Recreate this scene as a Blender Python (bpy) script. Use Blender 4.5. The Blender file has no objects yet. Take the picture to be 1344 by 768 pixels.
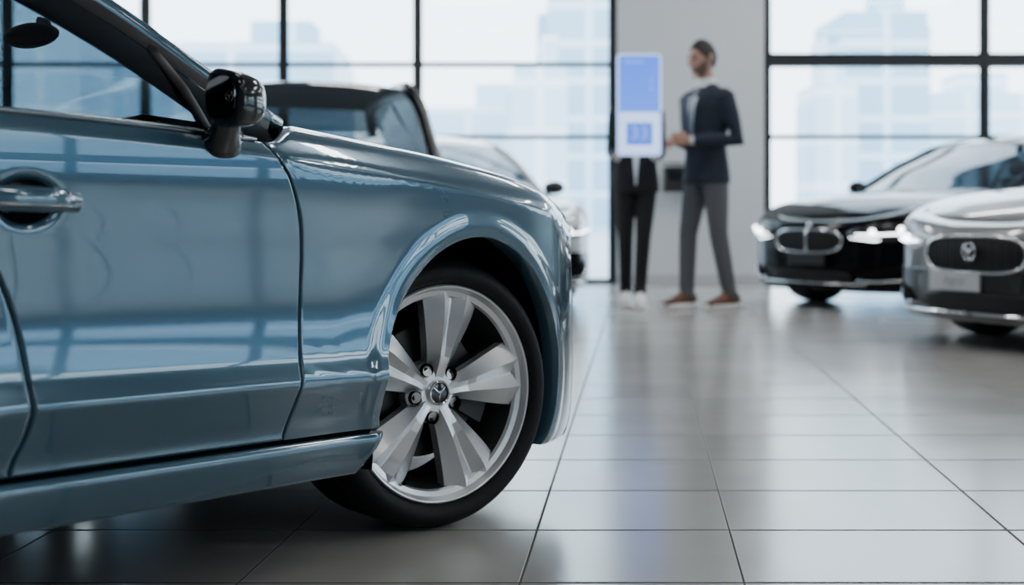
import bpy, bmesh, math, random
from mathutils import Vector, Matrix
random.seed(3)
COL = bpy.context.scene.collection
pi = math.pi

# ---------------------------------------------------------------- materials
def new_mat(name):
    m = bpy.data.materials.new(name); m.use_nodes = True
    return m, m.node_tree.nodes, m.node_tree.links
def setin(b, k, v):
    if k in b.inputs: b.inputs[k].default_value = v
def pmat(name, col, rough=.5, metal=0., coat=0., coatr=.03, emis=None, es=0., var=.06, nscale=8., spec=None, bump=0., cior=None, ior=None):
    m, N, L = new_mat(name)
    b = N['Principled BSDF']
    nz = N.new('ShaderNodeTexNoise'); nz.inputs['Scale'].default_value = nscale
    tc = N.new('ShaderNodeTexCoord'); L.new(tc.outputs['Object'], nz.inputs['Vector'])
    mx = N.new('ShaderNodeMix'); mx.data_type = 'RGBA'
    mx.inputs[6].default_value = tuple(min(1, x*(1-var)) for x in col)+(1,)
    mx.inputs[7].default_value = tuple(min(1, x*(1+var)) for x in col)+(1,)
    L.new(nz.outputs['Fac'], mx.inputs[0]); L.new(mx.outputs[2], b.inputs['Base Color'])
    b.inputs['Roughness'].default_value = rough; b.inputs['Metallic'].default_value = metal
    setin(b, 'Coat Weight', coat); setin(b, 'Coat Roughness', coatr)
    if cior: setin(b, 'Coat IOR', cior)
    if ior: setin(b, 'IOR', ior)
    if spec is not None: setin(b, 'Specular IOR Level', spec)
    if emis: 
        b.inputs['Emission Color'].default_value = (*emis, 1); b.inputs['Emission Strength'].default_value = es
    if bump:
        bp = N.new('ShaderNodeBump'); bp.inputs['Strength'].default_value = bump; bp.inputs['Distance'].default_value = .01
        n2 = N.new('ShaderNodeTexNoise'); n2.inputs['Scale'].default_value = 60; L.new(tc.outputs['Object'], n2.inputs['Vector'])
        L.new(n2.outputs['Fac'], bp.inputs['Height']); L.new(bp.outputs['Normal'], b.inputs['Normal'])
    return m
def glass_mat(name, tint, base=.04):
    m, N, L = new_mat(name)
    for n in list(N):
        if n.type != 'OUTPUT_MATERIAL': N.remove(n)
    out = N['Material Output']
    tr = N.new('ShaderNodeBsdfTransparent'); tr.inputs[0].default_value = (*tint, 1)
    gl = N.new('ShaderNodeBsdfGlossy'); gl.inputs['Roughness'].default_value = .0
    lw = N.new('ShaderNodeLayerWeight'); lw.inputs['Blend'].default_value = .5
    pw = N.new('ShaderNodeMath'); pw.operation = 'POWER'; pw.inputs[1].default_value = 4.5; L.new(lw.outputs['Facing'], pw.inputs[0])
    ma = N.new('ShaderNodeMath'); ma.operation = 'MULTIPLY_ADD'; ma.inputs[1].default_value = .85*(1-base); ma.inputs[2].default_value = base; L.new(pw.outputs[0], ma.inputs[0])
    mx = N.new('ShaderNodeMixShader')
    L.new(ma.outputs[0], mx.inputs[0]); L.new(tr.outputs[0], mx.inputs[1]); L.new(gl.outputs[0], mx.inputs[2])
    L.new(mx.outputs[0], out.inputs[0])
    return m
def emat(name, col, s, col2=None):
    m, N, L = new_mat(name)
    b = N['Principled BSDF']; b.inputs['Base Color'].default_value = (*col, 1)
    b.inputs['Emission Color'].default_value = (*col, 1); b.inputs['Emission Strength'].default_value = s
    b.inputs['Roughness'].default_value = .4
    if col2:
        tc = N.new('ShaderNodeTexCoord'); sp = N.new('ShaderNodeSeparateXYZ'); L.new(tc.outputs['Generated'], sp.inputs[0])
        r = N.new('ShaderNodeValToRGB'); r.color_ramp.elements[0].color = (*col, 1); r.color_ramp.elements[1].color = (*col2, 1)
        L.new(sp.outputs[2], r.inputs[0]); L.new(r.outputs[0], b.inputs['Emission Color'])
    return m

M_BLUE = pmat('paint_blue', (.052, .122, .172), .18, .42, 1., .006, var=.02, nscale=300, cior=1.68)
M_BLACKP = pmat('paint_black', (.003, .003, .004), .10, .0, 0., .02, var=.02, ior=1.22)
M_SILVERP = pmat('paint_silver', (.13, .13, .127), .30, .7, 1., .03, var=.03, nscale=200)
M_WHITEP = pmat('paint_white', (.78, .81, .83), .28, .1, 1., .03, var=.02)
M_DGREYP = pmat('paint_dark', (.008, .009, .011), .3, .1, .4, .05)
M_BLK = pmat('black_plastic', (.012, .012, .013), .45)
M_SATB = pmat('satin_black', (.006, .006, .007), .5, spec=.3)
M_GBLK = pmat('gloss_black', (.006, .007, .008), .14, 0, .6, .03, spec=.4)
M_VBLK = pmat('void_black', (.004, .004, .004), .9, spec=.1)
M_RUB = pmat('rubber', (.009, .009, .010), .62, bump=.15, spec=.3)
M_CHR = pmat('chrome', (.75, .77, .78), .08, 1., var=.01)
M_DCHR = pmat('dark_chrome', (.25, .27, .28), .15, 1., var=.02)
M_SLAT = pmat('slat_grey', (.05, .052, .055), .35, .6)
M_ALLOY = pmat('alloy', (.82, .83, .84), .30, .80, .2, .08, var=.02)
M_BARREL = pmat('barrel', (.07, .07, .07), .45, .6)
M_DISC = pmat('brake_steel', (.06, .057, .054), .4, .9)
M_GLASS = glass_mat('car_glass', (.34, .40, .43), .05)
M_GLASSD = glass_mat('car_glass_dark', (.55, .61, .63), .12)
M_GLASSS = glass_mat('car_glass_reflective', (.30, .34, .36), .16)
M_GLASSP = glass_mat('car_glass_privacy', (.08, .10, .11), .05)
M_WGLASS = glass_mat('window_glass', (.97, .99, .99))
M_MIRG = pmat('mirror_glass', (.12, .135, .145), .04, 1.)
M_LENS = pmat('lens', (.7, .75, .8), .08, .6, 1., .02)
M_LENSD = pmat('lens_smoked', (.08, .10, .12), .08, .6, 1., .02)
M_DRL = emat('running_light', (.9, .95, 1.), 9.)
M_RED = pmat('tail_red', (.3, .01, .01), .15, 0, 1.)
M_SEAT = pmat('seat_dark', (.03, .035, .04), .6)
M_FRAME = pmat('frame_dark', (.018, .021, .024), .4, .3)
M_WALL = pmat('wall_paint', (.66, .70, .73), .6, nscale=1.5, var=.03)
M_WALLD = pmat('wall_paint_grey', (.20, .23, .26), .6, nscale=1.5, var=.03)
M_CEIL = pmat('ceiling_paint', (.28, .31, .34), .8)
M_BASE = pmat('baseboard', (.5, .52, .54), .5)
def grille_mat():
    m, N, L = new_mat('grille_mesh'); b = N['Principled BSDF']
    tc = N.new('ShaderNodeTexCoord'); ck = N.new('ShaderNodeTexWave'); ck.wave_type = 'BANDS'; ck.bands_direction = 'Y'
    ck.inputs['Scale'].default_value = 16
    L.new(tc.outputs['Object'], ck.inputs['Vector'])
    r = N.new('ShaderNodeValToRGB'); r.color_ramp.elements[0].color = (.003, .003, .003, 1); r.color_ramp.elements[1].color = (.02, .02, .021, 1)
    r.color_ramp.elements[0].position = .45; r.color_ramp.elements[1].position = .8
    L.new(ck.outputs['Fac'], r.inputs[0]); L.new(r.outputs[0], b.inputs['Base Color'])
    b.inputs['Roughness'].default_value = .65; b.inputs['Specular IOR Level'].default_value = .25
    return m
M_GRILLE = grille_mat()

# ---------------------------------------------------------------- mesh helpers
def mk(name, verts, faces, mats, parent=None, smooth=True, recalc=True, fmat=None, label=None):
    me = bpy.data.meshes.new(name)
    me.from_pydata([tuple(v) for v in verts], [], faces)
    if not isinstance(mats, (list, tuple)): mats = [mats]
    for m in mats: me.materials.append(m)
    if fmat:
        for p, i in zip(me.polygons, fmat): p.material_index = i
    bm = bmesh.new(); bm.from_mesh(me)
    if recalc: bmesh.ops.recalc_face_normals(bm, faces=bm.faces)
    for f in bm.faces: f.smooth = smooth
    bm.to_mesh(me); bm.free()
    o = bpy.data.objects.new(name, me); COL.objects.link(o)
    if parent: o.parent = parent
    if label: o['label'] = label
    return o
def empty(name, loc=(0, 0, 0), rotz=0., label=None, cat=None, scale=1., group=None):
    e = bpy.data.objects.new(name, None); COL.objects.link(e)
    e.empty_display_size = .2
    e.location = loc; e.rotation_euler = (0, 0, rotz); e.scale = (scale,)*3
    if label: e['label'] = label
    if cat: e['category'] = cat
    if group: e['group'] = group
    return e
class MB:
    """mesh builder collecting verts/faces"""
    def __init__(s): s.v = []; s.f = []; s.m = []
    def add(s, vs, fs, mi=0):
        n = len(s.v); s.v += [Vector(v) for v in vs]; s.f += [tuple(i+n for i in f) for f in fs]; s.m += [mi]*len(fs)
    def box(s, c, d, mi=0, rot=None):
        c = Vector(c); hx, hy, hz = d[0]/2, d[1]/2, d[2]/2
        vs = [Vector((x, y, z)) for x in (-hx, hx) for y in (-hy, hy) for z in (-hz, hz)]
        if rot: vs = [rot @ v for v in vs]
        s.add([c+v for v in vs], [(0, 1, 3, 2), (4, 6, 7, 5), (0, 4, 5, 1), (2, 3, 7, 6), (0, 2, 6, 4), (1, 5, 7, 3)], mi)
    def tube(s, pts, rad, seg=14, ref=(0, 1, 0), mi=0, cap=True, closed=False):
        pts = [Vector(p) for p in pts]; n = len(pts); rings = []
        ref = Vector(ref)
        for i, p in enumerate(pts):
            if closed: T = (pts[(i+1) % n]-pts[i-1])
            else: T = pts[min(i+1, n-1)]-pts[max(i-1, 0)]
            T.normalize()
            V = ref-T*ref.dot(T)
            if V.length < 1e-4: V = Vector((1, 0, 0))-T*T.x
            V.normalize(); U = T.cross(V)
            r = rad[i] if isinstance(rad, (list,)) else rad
            a, b = (r if isinstance(r, (tuple,)) else (r, r))
            rings.append([p+U*a*math.cos(2*pi*k/seg)+V*b*math.sin(2*pi*k/seg) for k in range(seg)])
        s.loft(rings, mi, cap, closed)
    def loft(s, rings, mi=0, cap=True, closed=False):
        n = len(rings); seg = len(rings[0])
        vs = [v for r in rings for v in r]; fs = []
        m = n if closed else n-1
        for i in range(m):
            j = (i+1) % n
            for k in range(seg):
                k2 = (k+1) % seg; fs.append((i*seg+k, i*seg+k2, j*seg+k2, j*seg+k))
        if cap and not closed:
            fs.append(tuple(range(seg))); fs.append(tuple((n-1)*seg+k for k in range(seg))[::-1])
        s.add(vs, fs, mi)
    def lathe(s, prof, seg=96, mi=0, c=(0, 0, 0)):
        """prof list of (r,y), revolve around Y"""
        n = len(prof); vs = []; fs = []
        for k in range(seg):
            a = 2*pi*k/seg
            for (r, y) in prof: vs.append((c[0]+r*math.cos(a), c[1]+y, c[2]+r*math.sin(a)))
        for k in range(seg):
            k2 = (k+1) % seg
            for i in range(n-1): fs.append((k*n+i, k*n+i+1, k2*n+i+1, k2*n+i))
        s.add(vs, fs, mi)
    def ell(s, c, r, nu=16, nv=10, mi=0, fn=None):
        vs = []; fs = []
        for j in range(nv+1):
            ph = -pi/2+pi*j/nv
            for i in range(nu):
                th = 2*pi*i/nu
                d = Vector((math.cos(ph)*math.cos(th), math.cos(ph)*math.sin(th), math.sin(ph)))
                p = Vector((d.x*r[0], d.y*r[1], d.z*r[2]))
                if fn: p = fn(p, d)
                vs.append(Vector(c)+p)
        for j in range(nv):
            for i in range(nu):
                i2 = (i+1) % nu; fs.append((j*nu+i, j*nu+i2, (j+1)*nu+i2, (j+1)*nu+i))
        s.add(vs, fs, mi)
    def out(s, name, mats, parent=None, smooth=True, label=None, weld=False):
        o = mk(name, s.v, s.f, mats, parent, smooth, True, s.m, label)
        return o
def bevel(o, w=.01, seg=2):
    m = o.modifiers.new('b', 'BEVEL'); m.width = w; m.segments = seg; m.limit_method = 'ANGLE'; m.angle_limit = .6
    return o
def flatauto(o, ang=35):
    me = o.data; bm = bmesh.new(); bm.from_mesh(me)
    for e in bm.edges:
        if len(e.link_faces) == 2 and e.calc_face_angle(0) > math.radians(ang): e.smooth = False
    bm.to_mesh(me); bm.free(); return o

def spl(tab, x):
    n = len(tab)
    if x <= tab[0][0]: return tab[0][1]
    if x >= tab[-1][0]: return tab[-1][1]
    i = 0
    while tab[i+1][0] < x: i += 1
    def sl(k):
        if k == 0: return (tab[1][1]-tab[0][1])/(tab[1][0]-tab[0][0])
        if k == n-1: return (tab[-1][1]-tab[-2][1])/(tab[-1][0]-tab[-2][0])
        return (tab[k+1][1]-tab[k-1][1])/(tab[k+1][0]-tab[k-1][0])
    x0, y0 = tab[i]; x1, y1 = tab[i+1]; h = x1-x0; t = (x-x0)/h
    return ((2*t**3-3*t*t+1)*y0+(t**3-2*t*t+t)*h*sl(i)+(-2*t**3+3*t*t)*y1+(t**3-t*t)*h*sl(i+1))
def lin(tab, x):
    if x <= tab[0][0]: return tab[0][1]
    for (a, b), (c, d) in zip(tab, tab[1:]):
        if x <= c: return b+(d-b)*(x-a)/(c-a)
    return tab[-1][1]
def sstep(a, b, x):
    t = max(0, min(1, (x-a)/(b-a))); return t*t*(3-2*t)

# ---------------------------------------------------------------- car generator
BASEP = dict(W=.90, xf0=.15, A=.665, n=2.9, xr0=-3.0, Ar=.45, wb=2.68, D=.20, Ra=.345, ac=(.02, .335), R=.315, dents=(), lift=0.,
    zc=[(-4.3, .86), (-3.4, .90), (-2.6, .885), (-1.2, .866), (-.66, .843), (-.3, .812), (0, .783), (.3, .742), (.5, .70), (.75, .65), (1.1, .61), (1.6, .60)],
    side=[(.13, -.075), (.17, -.040), (.20, -.022), (.24, -.008), (.272, -.003), (.286, -.012), (.31, -.012), (.34, -.004), (.375, .006), (.392, .011), (.402, .0115), (.415, .0075), (.45, -.001), (.55, -.009), (.68, -.004), (.76, .002), (.80, .0045), (.87, .005)],
    cowl=-.52, deck=-3.02, xrf=-1.25, xrr=-2.25,
    rail=[(-3.05, .985), (-2.6, 1.20), (-2.2, 1.32), (-1.75, 1.36), (-1.35, 1.30), (-1.25, 1.26), (-.925, 1.115), (-.68, .985), (-.50, .900)],
    yr=[(.88, .80), (.98, .78), (1.115, .74), (1.26, .67), (1.36, .60), (1.7, .54)])
TOPH = [(0, 0, 0), (.015, -.006, .013), (.04, -.018, .033), (.08, -.040, .058), (.13, -.077, .075), (.2, -.14, .086), (.3, -.24, .091)]
NOSESIDE = [(.13, -.040), (.16, -.018), (.20, -.006), (.26, .0), (.36, .003), (.50, .003), (.62, .002), (.80, .002)]
class Car:
    def __init__(s, **kw):
        s.P = dict(BASEP); s.P.update(kw); P = s.P
        s.ft = s.arc(P['A'], P['W'], P['n']); s.rt = s.arc(P['Ar'], P['W'], 3.2)
        s.qend = P['xf0']+s.ft[-1][0]; s.qrear = P['xr0']-s.rt[-1][0]
        s.T1 = [(a, b) for a, b, c in TOPH]; s.T2 = [(a, c) for a, b, c in TOPH]
    def arc(s, A, W, n):
        pts = []
        for i in range(401):
            th = pi/2*i/400
            pts.append((A*math.sin(th)**(2/n), W*max(0, math.cos(th))**(2/n)))
        L = 0; out = []
        for i, p in enumerate(pts):
            if i: L += math.hypot(p[0]-pts[i-1][0], p[1]-pts[i-1][1])
            a = pts[max(0, i-4)]; b = pts[min(400, i+4)]
            tx, ty = b[0]-a[0], b[1]-a[1]
            if i == 0: tx, ty = 1, 0
            if i == 400: tx, ty = 0, -1
            l = math.hypot(tx, ty); out.append((L, p[0], p[1], -ty/l, tx/l))
        return out
    def look(s, T, L):
        lo, hi = 0, len(T)-1
        L = max(0, min(L, T[-1][0]-1e-9))
        while hi-lo > 1:
            m = (lo+hi)//2
            if T[m][0] <= L: lo = m
            else: hi = m
        f = (L-T[lo][0])/max(1e-9, T[hi][0]-T[lo][0])
        return [T[lo][k]+(T[hi][k]-T[lo][k])*f for k in range(1, 5)]
    def plan(s, q):
        P = s.P
        if q > P['xf0']:
            x, y, nx, ny = s.look(s.ft, q-P['xf0']); return P['xf0']+x, y, nx, ny
        if q < P['xr0']:
            x, y, nx, ny = s.look(s.rt, P['xr0']-q); return P['xr0']-x, y, -nx, ny
        return q, P['W'], 0., 1.
    def zc(s, q): return spl(s.P['zc'], q)
    def sd(s, q, v):
        o = spl(s.P['side'], v)
        if q > .1:
            k = sstep(.12, .42, q); o = o*(1-k)+spl(NOSESIDE, v)*k
        return o
    def M(s, q, v, sg=1, off=0.):
        P = s.P; x, y, nx, ny = s.plan(q); zc = s.zc(q)
        if v <= zc:
            z = v; o = s.sd(q, v)
        else:
            d = v-zc; o = s.sd(q, zc)+spl(s.T1, d); z = zc+spl(s.T2, d)
        if P['lift'] and q < -.35: z += P['lift']*min(1, (-q-.35)/.87)*(1-sstep(.36, .80, v))
        for ax in (0, -P['wb']):
            r = math.hypot(q-ax-P['ac'][0], v-P['ac'][1])
            if r < .6: o += .0052*(1-sstep(.024, .062, r-P['Ra']))+.003*(1-sstep(.0, .16, r-P['Ra']))
        for (dq, dv, rq, rv, dep) in P['dents']:
            r = math.hypot((q-dq)/rq, (v-dv)/rv)
            if r < 1: o -= dep*(1-sstep(.25, 1., r))
        o += off
        return Vector((x+nx*o, sg*(y+ny*o), z))
    def vtop(s, q):
        P = s.P
        k = sstep(P['cowl']-.12, P['cowl']+.10, q)+(1-sstep(P['deck']-.1, P['deck']+.12, q))
        return s.zc(q)+.032+(P['D']-.032)*min(1, k)
    def patch(s, name, fn, nu, nv, sg, mat, parent, roll=.003, skirt=.02, off=0., label=None):
        us = [0, .006]+[i/nu for i in range(1, nu)]+[.994, 1]; vs = [0, .008]+[j/nv for j in range(1, nv)]+[.992, 1]
        V = []; F = []
        nU, nV = len(us), len(vs)
        for i, a in enumerate(us):
            for j, b in enumerate(vs):
                q, v = fn(a, b); e = (i in (0, nU-1)) or (j in (0, nV-1))
                V.append(s.M(q, v, sg, off-(roll if e else 0)))
        for i in range(nU-1):
            for j in range(nV-1): F.append((i*nV+j, (i+1)*nV+j, (i+1)*nV+j+1, i*nV+j+1))
        bd = [(i, 0) for i in range(nU)]+[(nU-1, j) for j in range(1, nV)]+[(i, nV-1) for i in range(nU-2, -1, -1)]+[(0, j) for j in range(nV-2, 0, -1)]
        base = len(V)
        for (i, j) in bd:
            q, v = fn(us[i], vs[j]); V.append(s.M(q, v, sg, off-skirt))
        n = len(bd)
        for k in range(n):
            k2 = (k+1) % n
            F.append((bd[k][0]*nV+bd[k][1], bd[k2][0]*nV+bd[k2][1], base+k2, base+k))
        return mk(name, V, F, mat, parent, label=label)
    def shell(s, q0, q1, mb, off=0., dq=.03, vbot=.14, top=None, arches=True, dv=.025):
        P = s.P
        n = max(2, int((q1-q0)/dq)); qs = [q0+(q1-q0)*i/n for i in range(n+1)]
        m = int(1/dv*.85)
        for sg in (1, -1):
            V = []; keep = []
            for q in qs:
                vt = top(q) if top else s.vtop(q)
                for j in range(m+1):
                    v = vbot+(vt-vbot)*j/m; qq = q; ins = False
                    if arches:
                        for ax in (0, -P['wb']):
                            dx, dz = q-ax-P['ac'][0], v-P['ac'][1]; r = math.hypot(dx, dz); Ra = P['Ra']
                            if r < Ra:
                                ins = True; k = Ra/max(r, 1e-4)
                                qq = ax+P['ac'][0]+dx*k; v2 = P['ac'][1]+dz*k; v = v2
                    V.append(s.M(qq, max(v, .12), sg, off)); keep.append(ins)
            F = []
            for i in range(n):
                for j in range(m):
                    f = (i*(m+1)+j, (i+1)*(m+1)+j, (i+1)*(m+1)+j+1, i*(m+1)+j+1)
                    if all(keep[k] for k in f): continue
                    F.append(f)
            mb.add(V, F)
    def cap(s, q0, q1, mb, crown=.03, n=40, off=0., m=24):
        V = []
        for i in range(n+1):
            q = q0+(q1-q0)*i/n
            e = s.M(q, s.vtop(q), 1, off); ye = max(e.y, 0)
            for j in range(m+1):
                y = ye*(1-2*j/m)
                c = crown*(ye/.76)*(1-(1-2*j/m)**2)
                V.append(Vector((e.x, y, e.z+c)))
        F = [(i*(m+1)+j, (i+1)*(m+1)+j, (i+1)*(m+1)+j+1, i*(m+1)+j+1) for i in range(n) for j in range(m)]
        mb.add(V, F)
    def railp(s, x, sg=1, din=0.):
        P = s.P; z = spl(P['rail'], x); return Vector((x, sg*(spl(P['yr'], z)-din), z))
    def topcap(s, x0, x1, mb, n=24, m=20, off=0.):
        P = s.P; V = []
        for i in range(n+1):
            x = x0+(x1-x0)*i/n; r = s.railp(x)
            kf = sstep(P['xrf']-.4, P['cowl'], x); kr = 1-sstep(P['deck'], P['xrr']+.4, x)
            bx = .20*kf-.12*kr; cz = .045*(1-kf)*(1-kr)+.01
            for j in range(m+1):
                t = 1-2*j/m; c = 1-t*t
                V.append(Vector((x+bx*c, r.y*t, r.z+cz*c-off)))
        mb.add(V, [(i*(m+1)+j, (i+1)*(m+1)+j, (i+1)*(m+1)+j+1, i*(m+1)+j+1) for i in range(n) for j in range(m)])
    def beltp(s, x, sg=1):
        p = s.M(x, s.zc(x)+.03, sg); return Vector((p.x, p.y-sg*.02, p.z))
    def sideglass(s, x0, x1, sg, mb, n=30, m=8):
        V = []
        for i in range(n+1):
            x = x0+(x1-x0)*i/n; b = s.beltp(x, sg); t = s.railp(x, sg); t.z -= .01
            if t.z < b.z: t = b.copy()
            for j in range(m+1):
                k = j/m; p = b.lerp(t, k); p.y += sg*.02*math.sin(pi*k)*min(1, (t.z-b.z)/.3)
                V.append(p)
        mb.add(V, [(i*(m+1)+j, (i+1)*(m+1)+j, (i+1)*(m+1)+j+1, i*(m+1)+j+1) for i in range(n) for j in range(m)])
    def MS(s, a, v, off=0.):
        return s.M(s.qend-abs(a), v, 1 if a >= 0 else -1, off)
    def blob(s, name, outline, mats, parent, off=.004, dome=.0, rings=6, label=None, rear=False):
        n = len(outline); ca = sum(p[0] for p in outline)/n; cv = sum(p[1] for p in outline)/n
        f = (lambda a, v, o: s.MS(a, v, o)) if not rear else (lambda a, v, o: s.M(s.qrear+abs(a), v, 1 if a >= 0 else -1, o))
        V = [f(ca, cv, off+dome)]; F = []
        for k in range(1, rings+1):
            t = k/rings
            for (a, v) in outline: V.append(f(ca+(a-ca)*t, cv+(v-cv)*t, off+dome*(1-t*t)))
        for i in range(n): F.append((0, 1+i, 1+(i+1) % n))
        for k in range(rings-1):
            for i in range(n):
                b = 1+k*n; c = b+n; F.append((b+i, c+i, c+(i+1) % n, b+(i+1) % n))
        b = len(V)
        for (a, v) in outline: V.append(f(a, v, -.03))
        r = 1+(rings-1)*n
        for i in range(n): F.append((r+i, b+i, b+(i+1) % n, r+(i+1) % n))
        return mk(name, V, F, mats, parent, label=label)
    def ring(s, mb, outline, rad, off=.006):
        mb.tube([s.MS(a, v, off) for a, v in outline], rad, 8, (1, 0, 0), closed=True)

def sup(a0, v0, ha, hv, n=3., N=40):
    o = []
    for i in range(N):
        t = 2*pi*i/N; c, s_ = math.cos(t), math.sin(t)
        o.append((a0+ha*math.copysign(abs(c)**(2/n), c), v0+hv*math.copysign(abs(s_)**(2/n), s_)))
    return o
def polyr(pts, N=6):
    out = []; n = len(pts)
    for i in range(n):
        p0, p1, p2, p3 = pts[i-1], pts[i], pts[(i+1) % n], pts[(i+2) % n]
        for k in range(N):
            t = k/N
            out.append(tuple(.5*((2*p1[d])+(-p0[d]+p2[d])*t+(2*p0[d]-5*p1[d]+4*p2[d]-p3[d])*t*t+(-p0[d]+3*p1[d]-3*p2[d]+p3[d])*t**3) for d in (0, 1)))
    return out

def star(mb, c, s, ax1, ax2, nrm, mi=0):
    """three-armed pointed mark"""
    for a in (145, 35, -90):
        d = ax1*math.cos(math.radians(a))+ax2*math.sin(math.radians(a))
        mb.tube([c-d*s*.10, c+d*s*.2, c+d*s*.55+ax2*s*.03, c+d*s*1.02+ax2*s*(.10 if a > 0 else 0)], [s*.15, s*.19, s*.12, s*.02], 6, nrm, mi)

# ---------------------------------------------------------------- wheel (outer face towards +Y)
WHEELMESH = {}
def build_wheel_meshes():
    T = MB()
    half = [(.2525, -.014), (.257, .001), (.268, .012), (.282, .016), (.296, .010), (.307, -.006), (.313, -.022)]
    tread = []
    y = -.034
    while y > -.178:
        tread += [(.315, y), (.315, y-.026), (.3085, y-.0275), (.3085, y-.033)]; y -= .0345
    prof = half+tread+[(.313, -.188), (.305, -.204), (.288, -.214), (.265, -.210), (.252, -.196)]
    T.lathe(prof, 128)
    WHEELMESH['tyre'] = T
    Rm = MB()
    Rm.lathe([(.2545, -.014), (.2545, .001), (.251, .0045), (.2475, .003), (.244, -.004), (.2395, -.012), (.228, -.016), (.224, -.024)], 128, 0)
    Rm.lathe([(.224, -.024), (.218, -.06), (.214, -.10), (.212, -.185), (.23, -.195), (.252, -.20)], 128, 1)
    ang = [math.radians(100+72*k) for k in range(5)]
    rs = [.036, .060, .085, .110, .140, .170, .200, .225, .2385]
    ws = [.029, .029, .035, .043, .053, .063, .072, .079, .084]
    for a in ang:
        V = []
        for r, w in zip(rs, ws):
            d = spl([(.035, -.026), (.10, -.012), (.18, -.004), (.222, -.005), (.239, -.010)], r)
            gr = .001+.019*sstep(.06, .17, r)
            g = .002+.006*sstep(.10, .235, r)
            for (l, y) in ((-w, d-.050), (-w, d-.024), (-w*.36-g*.5, d), (-g*.3, d-gr), (g*.3, d-gr), (w*.36+g*.5, d), (w, d-.024), (w, d-.050)):
                ph = a+l/r
                if r < .08: 
                    er = Vector((math.cos(a), 0, math.sin(a))); et = Vector((-math.sin(a), 0, math.cos(a))); V.append(er*r+et*l+Vector((0, y, 0)))
                else: V.append(Vector((r*math.cos(ph), y, r*math.sin(ph))))
        F = []
        for i in range(len(rs)-1):
            for k in range(8):
                F.append((i*8+k, i*8+(k+1) % 8, (i+1)*8+(k+1) % 8, (i+1)*8+k))
        Rm.add(V, F, 0)
    Rm.lathe([(.0, -.028), (.030, -.026), (.044, -.027), (.066, -.036), (.074, -.05), (.074, -.09), (0, -.09)], 60, 0)
    WHEELMESH['rim'] = Rm
    H = MB(); H.lathe([(0, -.0175), (.020, -.0175), (.0245, -.019), (.0245, -.028)], 40, 1)
    H.lathe([(.0245, -.028), (.0245, -.0155), (.027, -.0145), (.0295, -.0165), (.031, -.03)], 40, 0)
    star(H, Vector((0, -.0165, 0)), .020, Vector((-1, 0, 0)), Vector((0, 0, 1)), (0, 1, 0))
    WHEELMESH['cap'] = H
    Ln = MB(); Ln.lathe([(.0165, -.040), (.0160, -.030), (.0140, -.030), (.0135, -.044), (.0, -.044)], 20, 0)
    Ln.lathe([(.0, -.036), (.006, -.036), (.0075, -.038), (.0075, -.044)], 6, 1)
    WHEELMESH['lug'] = Ln
    B = MB(); B.lathe([(.07, -.085), (.155, -.085), (.157, -.088), (.157, -.11), (.07, -.11)], 64)
    B.lathe([(0, -.075), (.072, -.075), (.078, -.085)], 40)
    WHEELMESH['disc'] = B
    Cp = MB()
    V = []
    for k in range(9):
        a = math.radians(150+60*k/8)
        for (r, y) in ((.105, -.065), (.178, -.065), (.182, -.07), (.182, -.12), (.105, -.12)):
            V.append((r*math.cos(a), y, r*math.sin(a)))
    F = [(i*5+k, i*5+(k+1) % 5, (i+1)*5+(k+1) % 5, (i+1)*5+k) for i in range(8) for k in range(5)]+[(0, 1, 2, 3, 4), (40, 41, 42, 43, 44)]
    Cp.add(V, F)
    WHEELMESH['cal'] = Cp
build_wheel_meshes()
_cache = {}
def wheel(parent, x, sg, yface, R=.315, steer=0., spin=0., detail=True):
    def piece(key, name, mats, par, sm=35):
        if key in _cache:
            o = bpy.data.objects.new(name, _cache[key]); COL.objects.link(o); o.parent = par; return o
        o = WHEELMESH[key].out(name, mats, par); flatauto(o, sm); _cache[key] = o.data; return o
    w = piece('rim', 'wheel', [M_ALLOY, M_BARREL], parent, 12)
    w.location = (x, sg*yface, R)
    w.rotation_euler = (0, spin, (0 if sg > 0 else pi)+steer)
    k = R/.315; w.scale = (k, k, k)
    piece('tyre', 'tyre', [M_RUB], w, 50)
    piece('cap', 'hub_cap', [M_CHR, M_GBLK], w)
    piece('disc', 'brake_disc', [M_DISC], w)
    if detail:
        piece('cal', 'brake_caliper', [M_BLK], w)
        for i in range(5):
            a = math.radians(100+36+72*i)
            o = piece('lug', 'lug_nut', [M_VBLK, M_SATB], w)
            o.location = (.059*math.cos(a), .0025, .059*math.sin(a))
        for aa, rr in ((-62, .222), (-2, .226)):
            vb = MB()
            a = math.radians(aa); er = Vector((math.cos(a), 0, math.sin(a)))
            vb.tube([er*(rr+.004)+Vector((0, -.012, 0)), er*(rr-.008)+Vector((0, -.004, 0)), er*(rr-.022)+Vector((0, .0, 0))], [.005, .0045, .003], 10)
            vb.out('valve_stem', [M_VBLK], w)
    return w

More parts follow.
